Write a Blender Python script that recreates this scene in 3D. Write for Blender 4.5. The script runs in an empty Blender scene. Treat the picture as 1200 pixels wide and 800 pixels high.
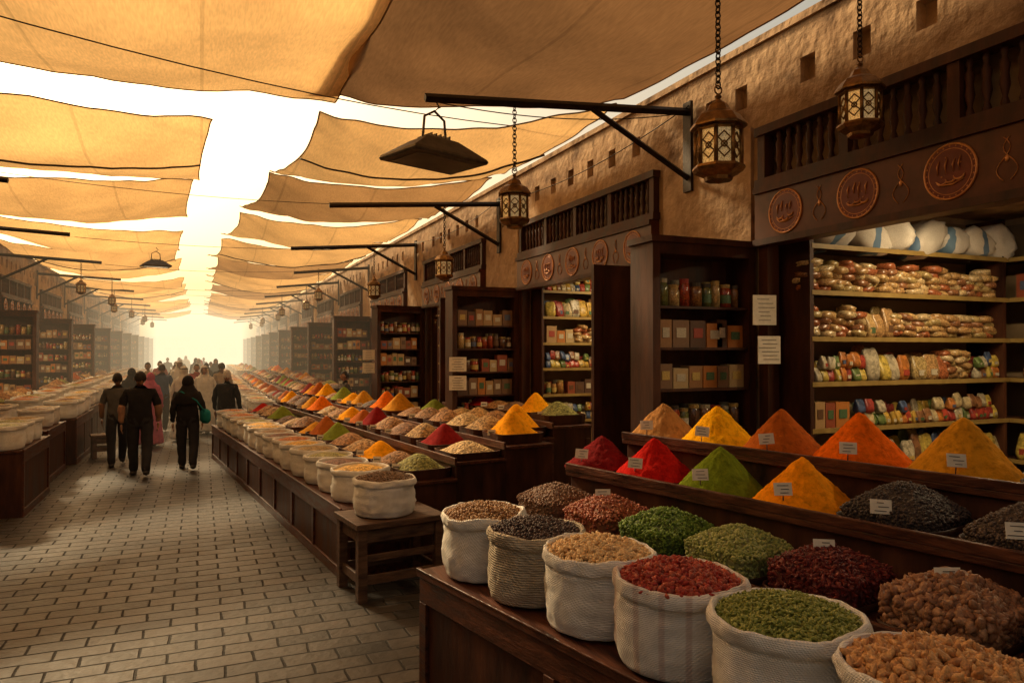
import bpy, bmesh, math, random
import numpy as np
from mathutils import Vector, Matrix, noise, Euler
R=random.Random(7); rng=np.random.default_rng(7)
scene=bpy.context.scene
COL=scene.collection
# ------------------------------------------------------------------ helpers
def ico(sub):
    bm=bmesh.new(); bmesh.ops.create_icosphere(bm,subdivisions=sub,radius=1.0)
    bm.verts.ensure_lookup_table()
    v=np.array([p.co[:] for p in bm.verts]); f=np.array([[q.index for q in p.verts] for p in bm.faces]); bm.free()
    return v,f
ICO1=ico(1); ICO2=ico(2); ICO3=ico(3)
def superel(tv,n=4.0):
    a=np.abs(tv)**n; s=(a.sum(1))**(-1.0/n); return tv*s[:,None]
PILLOW=(superel(ICO2[0],3.2),ICO2[1])
def crinkle(seed,n=5,amp=.14,pinch=.35,I=ICO2):
    v=superel(I[0],n);o=[]
    for p in v: o.append(p*(1+amp*noise.noise(Vector(p)*1.9+Vector((seed*5.1,0,0)))+.05*noise.noise(Vector(p)*5+Vector((seed*5.1,0,0)))))
    o=np.array(o);o[:,2]*=(1-pinch*np.clip(np.abs(o[:,0])-.55,0,1)/.45);return o,I[1]
BAGS=[crinkle(i) for i in range(4)]
BIGBAG=crinkle(9,4,.2,.5,ICO3)
def pouch(seed):
    v=superel(ICO3[0],7).copy()
    t=np.clip((v[:,2]+.2)/1.2,0,1);v[:,1]*=(1-.88*t)
    for i,p in enumerate(v): v[i]=p*(1+.07*noise.noise(Vector(p)*2.5+Vector((seed*4.1,0,0))))
    return v,ICO3[1]
POUCH=[pouch(i) for i in range(3)]
def chunk(seed):
    v,f=ICO2; o=[]
    for p in v:
        n=noise.noise(Vector(p)*1.6+Vector((seed*7.3,0,0))); o.append(p*(1+.45*n))
    return np.array(o),f
CH=chunk(1)
def randrot(n,rg=None):
    q=rng.normal(size=(n,4)); q/=np.linalg.norm(q,axis=1)[:,None]
    w,x,y,z=q.T
    return np.stack([np.stack([1-2*(y*y+z*z),2*(x*y-z*w),2*(x*z+y*w)],1),
        np.stack([2*(x*y+z*w),1-2*(x*x+z*z),2*(y*z-x*w)],1),
        np.stack([2*(x*z-y*w),2*(y*z+x*w),1-2*(x*x+y*y)],1)],1)
def yawrot(a):
    c,s=np.cos(a),np.sin(a); z=np.zeros_like(a); o=z+1
    return np.stack([np.stack([c,-s,z],1),np.stack([s,c,z],1),np.stack([z,z,o],1)],1)
def wobrot(n,yaw,tilt,base=0):
    return np.array([np.array(Euler((R.gauss(0,tilt),R.gauss(0,tilt),base+R.gauss(0,yaw))).to_matrix()) for _ in range(n)]).reshape(n,3,3)
class MB:
    def __init__(s): s.v=[];s.l=[];s.z=[];s.m=[];s.s=[];s.n=0
    def add(s,v,f,mi=0,sm=False):
        v=np.asarray(v,float).reshape(-1,3)
        if isinstance(f,np.ndarray):
            l=(f+s.n).ravel(); z=np.full(len(f),f.shape[1])
        else:
            l=np.array([i+s.n for q in f for i in q]); z=np.array([len(q) for q in f])
        s.v.append(v);s.l.append(l);s.z.append(z);s.m.append(np.full(len(z),mi));s.s.append(np.full(len(z),sm));s.n+=len(v)
    def box(s,x0,x1,y0,y1,z0,z1,mi=0):
        v=[(x,y,z) for x in(x0,x1) for y in(y0,y1) for z in(z0,z1)]
        s.add(v,[(0,1,3,2),(4,6,7,5),(0,4,5,1),(2,3,7,6),(0,2,6,4),(1,5,7,3)],mi)
    def obox(s,c,size,rot,mi=0):
        sx,sy,sz=[q/2 for q in size]
        M=Euler(rot).to_matrix()
        v=[tuple(M@Vector((x,y,z))+Vector(c)) for x in(-sx,sx) for y in(-sy,sy) for z in(-sz,sz)]
        s.add(v,[(0,1,3,2),(4,6,7,5),(0,4,5,1),(2,3,7,6),(0,2,6,4),(1,5,7,3)],mi)
    def lathe(s,prof,n=24,mi=0,c=(0,0,0),sm=True,ex=1,ey=1,ph=0,fn=None):
        v=[];f=[]
        for r,z in prof:
            for i in range(n):
                a=2*math.pi*i/n+ph
                rr=r*(fn(a,z) if fn else 1)
                v.append((c[0]+rr*math.cos(a)*ex,c[1]+rr*math.sin(a)*ey,c[2]+z))
        for k in range(len(prof)-1):
            for i in range(n):
                j=(i+1)%n; f.append((k*n+i,k*n+j,(k+1)*n+j,(k+1)*n+i))
        s.add(v,f,mi,sm)
    def tube(s,pts,rad,n=8,mi=0,sm=True,cap=True):
        pts=[Vector(p) for p in pts]; v=[];f=[]
        if not hasattr(rad,'__len__'): rad=[rad]*len(pts)
        up=Vector((0,0,1))
        for k,p in enumerate(pts):
            t=(pts[min(k+1,len(pts)-1)]-pts[max(k-1,0)]).normalized()
            a=up.cross(t)
            if a.length<.05: a=Vector((1,0,0)).cross(t)
            a.normalize(); b=t.cross(a)
            for i in range(n):
                w=2*math.pi*i/n; v.append(tuple(p+(a*math.cos(w)+b*math.sin(w))*rad[k]))
        for k in range(len(pts)-1):
            for i in range(n):
                j=(i+1)%n; f.append((k*n+i,k*n+j,(k+1)*n+j,(k+1)*n+i))
        if cap:
            f.append(tuple(range(n-1,-1,-1))); f.append(tuple((len(pts)-1)*n+i for i in range(n)))
        s.add(v,f,mi,sm)
    def torus(s,c,r,t,n=12,m=6,mi=0,M=None,sz=1.0):
        v=[];f=[]
        for i in range(n):
            a=2*math.pi*i/n
            for j in range(m):
                b=2*math.pi*j/m
                p=Vector(((r+t*math.cos(b))*math.cos(a),(r+t*math.cos(b))*math.sin(a)*sz,t*math.sin(b)))
                if M: p=M@p
                v.append(tuple(p+Vector(c)))
        for i in range(n):
            for j in range(m):
                f.append((i*m+j,((i+1)%n)*m+j,((i+1)%n)*m+(j+1)%m,i*m+(j+1)%m))
        s.add(v,f,mi,True)
    def inst(s,t,cen,rot,sc,mi=0,sm=True):
        tv,tf=t; cen=np.asarray(cen,float); N=len(cen)
        if N==0:return
        P=tv[None,:,:]*np.asarray(sc,float)[:,None,:]
        P=np.einsum('nij,nkj->nki',rot,P)+cen[:,None,:]
        F=tf[None,:,:]+(np.arange(N)*len(tv))[:,None,None]
        s.add(P.reshape(-1,3),F.reshape(-1,tf.shape[1]),mi,sm)
    def mesh(s,name,mats):
        me=bpy.data.meshes.new(name)
        v=np.concatenate(s.v);l=np.concatenate(s.l).astype(np.int32);z=np.concatenate(s.z)
        me.vertices.add(len(v));me.vertices.foreach_set('co',v.ravel())
        me.loops.add(len(l));me.loops.foreach_set('vertex_index',l)
        me.polygons.add(len(z));me.polygons.foreach_set('loop_start',np.concatenate([[0],np.cumsum(z)[:-1]]).astype(np.int32))
        for m in mats: me.materials.append(m)
        me.polygons.foreach_set('material_index',np.concatenate(s.m).astype(np.int32))
        me.polygons.foreach_set('use_smooth',np.concatenate(s.s))
        me.update(calc_edges=True); me.validate()
        return me
    def build(s,name,mats,parent=None,loc=(0,0,0),rot=0,bevel=0):
        return place(name,s.mesh(name,mats),parent,loc,rot,bevel)
def place(name,me,parent=None,loc=(0,0,0),rot=0,bevel=0):
    o=bpy.data.objects.new(name,me);COL.objects.link(o)
    o.location=loc; o.rotation_euler=(0,0,rot) if not hasattr(rot,'__len__') else rot
    if parent:o.parent=parent
    if bevel:
        b=o.modifiers.new('b','BEVEL');b.width=bevel;b.segments=2;b.limit_method='ANGLE'
    return o
def empty(name,loc=(0,0,0),rot=0):
    o=bpy.data.objects.new(name,None);COL.objects.link(o);o.location=loc;o.rotation_euler=(0,0,rot);return o
# ------------------------------------------------------------------ materials
def newmat(name):
    m=bpy.data.materials.new(name);m.use_nodes=True
    nt=m.node_tree;b=nt.nodes['Principled BSDF'];return m,nt,b
def ramp(nt,cols,const=False):
    r=nt.nodes.new('ShaderNodeValToRGB');e=r.color_ramp.elements
    while len(e)<len(cols): e.new(.5)
    for i,c in enumerate(cols):
        e[i].position=(i/len(cols)) if const else i/max(1,len(cols)-1); e[i].color=(*c,1)
    if const:r.color_ramp.interpolation='CONSTANT'
    return r
def mat(name,cols,scale=4,rough=.7,bump=.2,bscale=30,metal=0,stretch=(1,1,1),detail=5,spec=.4,bd=.01,rvar=0,coord='pos',sheen=0):
    m,nt,b=newmat(name)
    g=nt.nodes.new('ShaderNodeNewGeometry') if coord=='pos' else nt.nodes.new('ShaderNodeTexCoord')
    out=g.outputs['Position'] if coord=='pos' else g.outputs['Object']
    mp=nt.nodes.new('ShaderNodeMapping');mp.inputs['Scale'].default_value=stretch;nt.links.new(out,mp.inputs['Vector'])
    n=nt.nodes.new('ShaderNodeTexNoise');n.inputs['Scale'].default_value=scale;n.inputs['Detail'].default_value=detail;n.inputs['Roughness'].default_value=.62
    nt.links.new(mp.outputs[0],n.inputs['Vector'])
    st=nt.nodes.new('ShaderNodeMapRange');st.inputs[1].default_value=.3;st.inputs[2].default_value=.7;nt.links.new(n.outputs[0],st.inputs[0])
    r=ramp(nt,cols);nt.links.new(st.outputs[0],r.inputs[0]);nt.links.new(r.outputs[0],b.inputs['Base Color'])
    b.inputs['Roughness'].default_value=rough;b.inputs['Metallic'].default_value=metal;b.inputs['Specular IOR Level'].default_value=spec
    if rvar:
        rr=nt.nodes.new('ShaderNodeMapRange');rr.inputs[3].default_value=rough-rvar;rr.inputs[4].default_value=rough+rvar
        nt.links.new(st.outputs[0],rr.inputs[0]);nt.links.new(rr.outputs[0],b.inputs['Roughness'])
    if bump:
        n2=nt.nodes.new('ShaderNodeTexNoise');n2.inputs['Scale'].default_value=bscale;n2.inputs['Detail'].default_value=6;nt.links.new(mp.outputs[0],n2.inputs['Vector'])
        bu=nt.nodes.new('ShaderNodeBump');bu.inputs['Strength'].default_value=bump;bu.inputs['Distance'].default_value=bd
        nt.links.new(n2.outputs[0],bu.inputs['Height']);nt.links.new(bu.outputs[0],b.inputs['Normal'])
    return m
def island(name,cols,rough=.6,spec=.4,const=False,label=False,jit=.3,speck=0):
    m,nt,b=newmat(name)
    g=nt.nodes.new('ShaderNodeNewGeometry');r=ramp(nt,cols,const);nt.links.new(g.outputs['Random Per Island'],r.inputs[0])
    n=nt.nodes.new('ShaderNodeTexNoise');n.inputs['Scale'].default_value=(30 if label else 160);n.inputs['Detail'].default_value=3;nt.links.new(g.outputs['Position'],n.inputs['Vector'])
    mr=nt.nodes.new('ShaderNodeMapRange');mr.inputs[1].default_value=.35;mr.inputs[2].default_value=.65;mr.inputs[3].default_value=1-jit;mr.inputs[4].default_value=1+jit
    nt.links.new(n.outputs[0],mr.inputs[0])
    vm=nt.nodes.new('ShaderNodeVectorMath');vm.operation='SCALE';nt.links.new(r.outputs[0],vm.inputs[0]);nt.links.new(mr.outputs[0],vm.inputs['Scale'])
    last=vm.outputs[0]
    if speck:
        v=nt.nodes.new('ShaderNodeTexVoronoi');v.inputs['Scale'].default_value=speck;nt.links.new(g.outputs['Position'],v.inputs['Vector'])
        s=nt.nodes.new('ShaderNodeSeparateColor');nt.links.new(v.outputs['Color'],s.inputs[0])
        q=nt.nodes.new('ShaderNodeMapRange');q.inputs[3].default_value=.55;q.inputs[4].default_value=1.3;nt.links.new(s.outputs[0],q.inputs[0])
        v2=nt.nodes.new('ShaderNodeVectorMath');v2.operation='SCALE';nt.links.new(last,v2.inputs[0]);nt.links.new(q.outputs[0],v2.inputs['Scale']);last=v2.outputs[0]
    nt.links.new(last,b.inputs['Base Color'])
    b.inputs['Roughness'].default_value=rough;b.inputs['Specular IOR Level'].default_value=spec
    return m
wood=mat('dark_wood',[(.018,.007,.005),(.055,.018,.009),(.10,.034,.015)],scale=3,rough=.55,bump=.25,bscale=14,stretch=(2,2,.5),rvar=.1,spec=.28)
woodh=mat('dark_wood_plank',[(.024,.009,.006),(.075,.023,.011),(.14,.045,.02)],scale=3,rough=.42,bump=.35,bscale=12,stretch=(9,.8,9),rvar=.12,spec=.35)
worn=mat('worn_bench_wood',[(.03,.014,.009),(.09,.045,.025),(.15,.08,.045)],scale=4,rough=.6,bump=.5,bscale=16,stretch=(1,6,6))
plaster=mat('plaster',[(.13,.075,.042),(.33,.21,.118),(.43,.285,.165),(.50,.34,.20)],scale=2.6,rough=.92,bump=1,bscale=8,bd=.035,detail=12,spec=.15)
inwall=mat('shop_inner_wall',[(.2,.13,.07),(.28,.19,.11)],scale=2,rough=.9,bump=.1)
iron=mat('iron',[(.02,.016,.013),(.05,.035,.025)],scale=12,rough=.55,metal=.6,bump=.3)
rope=mat('canopy_hem',[(.22,.12,.05),(.32,.18,.08)],scale=12,rough=.9)
brass=mat('aged_brass',[(.09,.045,.016),(.34,.18,.06)],scale=18,rough=.36,metal=.8,bump=.4,bscale=60)
shelfm=mat('shelf_edge',[(.22,.14,.04),(.34,.23,.07)],scale=8,rough=.5,bump=.05)
cardm=mat('price_card',[(.66,.6,.48),(.78,.72,.6)],scale=30,rough=.8,bump=0)
ink=mat('ink',[(.03,.02,.02),(.05,.03,.03)],bump=0)
signm=mat('sign_panel',[(.05,.012,.006),(.13,.034,.014)],scale=5,rough=.4,bump=.12,bscale=10,spec=.3)
goldm=mat('gold_paint',[(.42,.14,.035),(.66,.30,.09)],scale=9,rough=.34,metal=.25,bump=.2)
redm=mat('medallion_red',[(.10,.014,.007),(.18,.028,.012)],scale=9,rough=.4,bump=.1,spec=.3)
steel=mat('lamp_housing',[(.06,.05,.042),(.13,.11,.09)],scale=12,rough=.45,metal=.5,bump=.1)
lensm=mat('lamp_glass',[(.2,.18,.15),(.28,.25,.2)],rough=.15,bump=0)
def clothmat(name,cols,stripe=None,rib=50,st=.42):
    m=mat(name,cols,scale=7,rough=.95,bump=0,spec=.1,coord='obj');nt=m.node_tree;b=nt.nodes['Principled BSDF']
    tc=nt.nodes.new('ShaderNodeTexCoord')
    hs=[]
    for d,sc in(('Z',rib),('DIAGONAL',rib*.9)):
        w=nt.nodes.new('ShaderNodeTexWave');w.bands_direction=d;w.inputs['Scale'].default_value=sc;w.inputs['Distortion'].default_value=1.2;w.inputs['Detail'].default_value=2
        w.inputs['Detail Scale'].default_value=3;nt.links.new(tc.outputs['Object'],w.inputs['Vector']);hs.append(w)
    ad=nt.nodes.new('ShaderNodeMath');nt.links.new(hs[0].outputs['Fac'],ad.inputs[0]);nt.links.new(hs[1].outputs['Fac'],ad.inputs[1])
    n=nt.nodes.new('ShaderNodeTexNoise');n.inputs['Scale'].default_value=14;n.inputs['Detail'].default_value=6;nt.links.new(tc.outputs['Object'],n.inputs['Vector'])
    a2=nt.nodes.new('ShaderNodeMath');a2.operation='MULTIPLY_ADD';a2.inputs[1].default_value=7;nt.links.new(n.outputs[0],a2.inputs[0]);nt.links.new(ad.outputs[0],a2.inputs[2])
    bu=nt.nodes.new('ShaderNodeBump');bu.inputs['Strength'].default_value=st;bu.inputs['Distance'].default_value=.008
    nt.links.new(a2.outputs[0],bu.inputs['Height']);nt.links.new(bu.outputs[0],b.inputs['Normal'])
    if stripe:
        w=nt.nodes.new('ShaderNodeTexWave');w.bands_direction='Y';w.inputs['Scale'].default_value=3.4;w.inputs['Distortion'].default_value=.4;nt.links.new(tc.outputs['Object'],w.inputs['Vector'])
        mr=nt.nodes.new('ShaderNodeMapRange');mr.inputs[1].default_value=.8;mr.inputs[2].default_value=.95;mr.inputs[4].default_value=.35;nt.links.new(w.outputs['Fac'],mr.inputs[0])
        old=b.inputs['Base Color'].links[0].from_socket
        mx=nt.nodes.new('ShaderNodeMix');mx.data_type='RGBA';nt.links.new(mr.outputs[0],mx.inputs[0]);nt.links.new(old,mx.inputs[6]);mx.inputs[7].default_value=(*stripe,1);nt.links.new(mx.outputs[2],b.inputs['Base Color'])
    return m
sackA=clothmat('sack_canvas',[(.68,.64,.57),(.80,.77,.71),(.85,.83,.79)])
sackB=clothmat('sack_jute',[(.38,.31,.22),(.60,.52,.41)],rib=30,st=.65)
sackC=clothmat('sack_striped',[(.68,.63,.57),(.82,.79,.74)],stripe=(.38,.15,.11))
def powder(name,c):
    d=tuple(x*.62 for x in c)
    return mat(name,[d,c,tuple(min(1,x*1.12) for x in c)],scale=26,rough=.95,bump=.6,bscale=90,bd=.008,spec=.05)
def seedmat(name,c):
    m,nt,b=newmat(name);g=nt.nodes.new('ShaderNodeNewGeometry')
    v=nt.nodes.new('ShaderNodeTexVoronoi');v.inputs['Scale'].default_value=48;nt.links.new(g.outputs['Position'],v.inputs['Vector'])
    s=nt.nodes.new('ShaderNodeSeparateColor');nt.links.new(v.outputs['Color'],s.inputs[0])
    r=ramp(nt,[tuple(x*.3 for x in c),tuple(x*.8 for x in c),tuple(min(1,x*1.3+.01) for x in c)]);nt.links.new(s.outputs[0],r.inputs[0]);nt.links.new(r.outputs[0],b.inputs['Base Color'])
    bu=nt.nodes.new('ShaderNodeBump');bu.inputs['Strength'].default_value=1;bu.inputs['Distance'].default_value=.012;bu.invert=True
    nt.links.new(v.outputs['Distance'],bu.inputs['Height']);nt.links.new(bu.outputs[0],b.inputs['Normal']);b.inputs['Roughness'].default_value=.75;b.inputs['Specular IOR Level'].default_value=.2
    return m
def paving():
    m,nt,b=newmat('paving_bricks');g=nt.nodes.new('ShaderNodeNewGeometry')
    nw=nt.nodes.new('ShaderNodeTexNoise');nw.inputs['Scale'].default_value=4;nw.inputs['Detail'].default_value=4;nt.links.new(g.outputs['Position'],nw.inputs['Vector'])
    wv=nt.nodes.new('ShaderNodeVectorMath');wv.operation='MULTIPLY_ADD';wv.inputs[1].default_value=(.035,.035,0);nt.links.new(nw.outputs['Color'],wv.inputs[0]);nt.links.new(g.outputs['Position'],wv.inputs[2])
    br=nt.nodes.new('ShaderNodeTexBrick');nt.links.new(wv.outputs[0],br.inputs['Vector'])
    br.inputs['Scale'].default_value=1;br.inputs['Brick Width'].default_value=.36;br.inputs['Row Height'].default_value=.18;br.inputs['Mortar Size'].default_value=.011;br.inputs['Mortar Smooth'].default_value=.6;br.inputs['Bias'].default_value=-.1
    br.inputs['Color1'].default_value=(.036,.030,.026,1);br.inputs['Color2'].default_value=(.092,.076,.064,1);br.inputs['Mortar'].default_value=(.014,.011,.009,1)
    n=nt.nodes.new('ShaderNodeTexNoise');n.inputs['Scale'].default_value=1.5;n.inputs['Detail'].default_value=9;n.inputs['Roughness'].default_value=.75;nt.links.new(g.outputs['Position'],n.inputs['Vector'])
    mr=nt.nodes.new('ShaderNodeMapRange');mr.inputs[1].default_value=.3;mr.inputs[2].default_value=.7;mr.inputs[3].default_value=.45;mr.inputs[4].default_value=1.35;nt.links.new(n.outputs[0],mr.inputs[0])
    vm=nt.nodes.new('ShaderNodeVectorMath');vm.operation='SCALE';nt.links.new(br.outputs[0],vm.inputs[0]);nt.links.new(mr.outputs[0],vm.inputs['Scale']);nt.links.new(vm.outputs[0],b.inputs['Base Color'])
    r2=nt.nodes.new('ShaderNodeMapRange');r2.inputs[1].default_value=.3;r2.inputs[2].default_value=.7;r2.inputs[3].default_value=.40;r2.inputs[4].default_value=.62
    nt.links.new(n.outputs[0],r2.inputs[0])
    ra=nt.nodes.new('ShaderNodeMath');ra.operation='MULTIPLY_ADD';ra.inputs[1].default_value=.3;nt.links.new(br.outputs['Fac'],ra.inputs[0]);nt.links.new(r2.outputs[0],ra.inputs[2]);nt.links.new(ra.outputs[0],b.inputs['Roughness'])
    b.inputs['Specular IOR Level'].default_value=.38
    n3=nt.nodes.new('ShaderNodeTexNoise');n3.inputs['Scale'].default_value=16;n3.inputs['Detail'].default_value=6;nt.links.new(g.outputs['Position'],n3.inputs['Vector'])
    k3=nt.nodes.new('ShaderNodeMath');k3.operation='MULTIPLY';k3.inputs[1].default_value=.7;nt.links.new(n3.outputs[0],k3.inputs[0])
    inv=nt.nodes.new('ShaderNodeMath');inv.operation='MULTIPLY_ADD';inv.inputs[1].default_value=-1.0;nt.links.new(br.outputs['Fac'],inv.inputs[0]);nt.links.new(k3.outputs[0],inv.inputs[2])
    bu=nt.nodes.new('ShaderNodeBump');bu.inputs['Strength'].default_value=.75;bu.inputs['Distance'].default_value=.012;nt.links.new(inv.outputs[0],bu.inputs['Height']);nt.links.new(bu.outputs[0],b.inputs['Normal'])
    return m
def fabric(name,c,trans):
    m,nt,b=newmat(name);nt.nodes.remove(b);out=nt.nodes['Material Output']
    g=nt.nodes.new('ShaderNodeNewGeometry')
    n=nt.nodes.new('ShaderNodeTexNoise');n.inputs['Scale'].default_value=1.1;n.inputs['Detail'].default_value=7;nt.links.new(g.outputs['Position'],n.inputs['Vector'])
    mr=nt.nodes.new('ShaderNodeMapRange');mr.inputs[1].default_value=.3;mr.inputs[2].default_value=.7;mr.inputs[3].default_value=.78;mr.inputs[4].default_value=1.1;nt.links.new(n.outputs[0],mr.inputs[0])
    n2=nt.nodes.new('ShaderNodeTexNoise');n2.inputs['Scale'].default_value=60;n2.inputs['Detail'].default_value=2
    mp=nt.nodes.new('ShaderNodeMapping');mp.inputs['Scale'].default_value=(1,.12,1);nt.links.new(g.outputs['Position'],mp.inputs['Vector']);nt.links.new(mp.outputs[0],n2.inputs['Vector'])
    mw=nt.nodes.new('ShaderNodeMapRange');mw.inputs[1].default_value=.3;mw.inputs[2].default_value=.7;mw.inputs[3].default_value=.86;mw.inputs[4].default_value=1.08;nt.links.new(n2.outputs[0],mw.inputs[0])
    sp=nt.nodes.new('ShaderNodeSeparateXYZ');nt.links.new(g.outputs['Position'],sp.inputs[0])
    md=nt.nodes.new('ShaderNodeMath');md.operation='PINGPONG';md.inputs[1].default_value=.65;nt.links.new(sp.outputs[0],md.inputs[0])
    gt=nt.nodes.new('ShaderNodeMapRange');gt.inputs[1].default_value=.012;gt.inputs[2].default_value=.02;gt.inputs[3].default_value=.82;gt.inputs[4].default_value=1;nt.links.new(md.outputs[0],gt.inputs[0])
    mu=nt.nodes.new('ShaderNodeMath');mu.operation='MULTIPLY';nt.links.new(mr.outputs[0],mu.inputs[0]);nt.links.new(mw.outputs[0],mu.inputs[1])
    m2=nt.nodes.new('ShaderNodeMath');m2.operation='MULTIPLY';nt.links.new(mu.outputs[0],m2.inputs[0]);nt.links.new(gt.outputs[0],m2.inputs[1])
    vm=nt.nodes.new('ShaderNodeVectorMath');vm.operation='SCALE';vm.inputs[0].default_value=c;nt.links.new(m2.outputs[0],vm.inputs['Scale'])
    d=nt.nodes.new('ShaderNodeBsdfDiffuse');t=nt.nodes.new('ShaderNodeBsdfTranslucent');mx=nt.nodes.new('ShaderNodeMixShader');mx.inputs[0].default_value=trans
    nt.links.new(vm.outputs[0],d.inputs[0]);nt.links.new(vm.outputs[0],t.inputs[0]);nt.links.new(d.outputs[0],mx.inputs[1]);nt.links.new(t.outputs[0],mx.inputs[2]);nt.links.new(mx.outputs[0],out.inputs[0])
    return m
pave=paving()
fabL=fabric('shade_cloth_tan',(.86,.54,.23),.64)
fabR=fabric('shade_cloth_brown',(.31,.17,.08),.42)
fabR2=fabric('shade_cloth_umber',(.46,.27,.12),.5)
fabM=fabric('shade_cloth_sand',(.70,.44,.19),.6)
# ------------------------------------------------------------------ world
w=bpy.data.worlds.new('World');scene.world=w;w.use_nodes=True;nt=w.node_tree
bg=nt.nodes['Background'];sk=nt.nodes.new('ShaderNodeTexSky');sk.sky_type='NISHITA';sk.sun_disc=False
EL,AZ=math.radians(33),math.radians(-20)
sk.sun_elevation=EL;sk.sun_rotation=AZ;sk.dust_density=7;sk.air_density=1.2;sk.ozone_density=.3
tint=nt.nodes.new('ShaderNodeMix');tint.data_type='RGBA';tint.blend_type='MULTIPLY';tint.inputs[0].default_value=1;tint.inputs[7].default_value=(1.2,.97,.66,1)
nt.links.new(sk.outputs[0],tint.inputs[6]);nt.links.new(tint.outputs[2],bg.inputs[0]);bg.inputs[1].default_value=.15
sun=bpy.data.lights.new('sun','SUN');sun.energy=5;sun.angle=math.radians(7);sun.color=(1,.76,.44)
so=bpy.data.objects.new('sun',sun);COL.objects.link(so)
sd=Vector((math.sin(AZ)*math.cos(EL),math.cos(AZ)*math.cos(EL),math.sin(EL)))
so.rotation_euler=(sd).to_track_quat('Z','Y').to_euler();so.location=(0,10,12)
scene.view_settings.view_transform='Standard';scene.view_settings.look='None';scene.view_settings.exposure=0
cam=bpy.data.cameras.new('camera');co=bpy.data.objects.new('camera',cam);COL.objects.link(co);scene.camera=co
cam.sensor_width=36;cam.lens=25.5;cam.clip_end=600;cam.clip_start=.05
co.location=(0,0,2.1);co.rotation_euler=(math.radians(90.67),0,math.radians(-23.24))
# ------------------------------------------------------------------ ground
m=MB();m.add([(-200,-200,0),(200,-200,0),(200,200,0),(-200,200,0)],[(0,1,2,3)]);m.build('ground',[mat('sandy_ground',[(.2,.15,.1),(.3,.23,.16)],scale=.5,rough=.95)])
m=MB();m.add([(-4.6,-8,.004),(4.4,-8,.004),(4.4,90,.004),(-4.6,90,.004)],[(0,1,2,3)]);m.build('street_paving',[pave])
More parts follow.
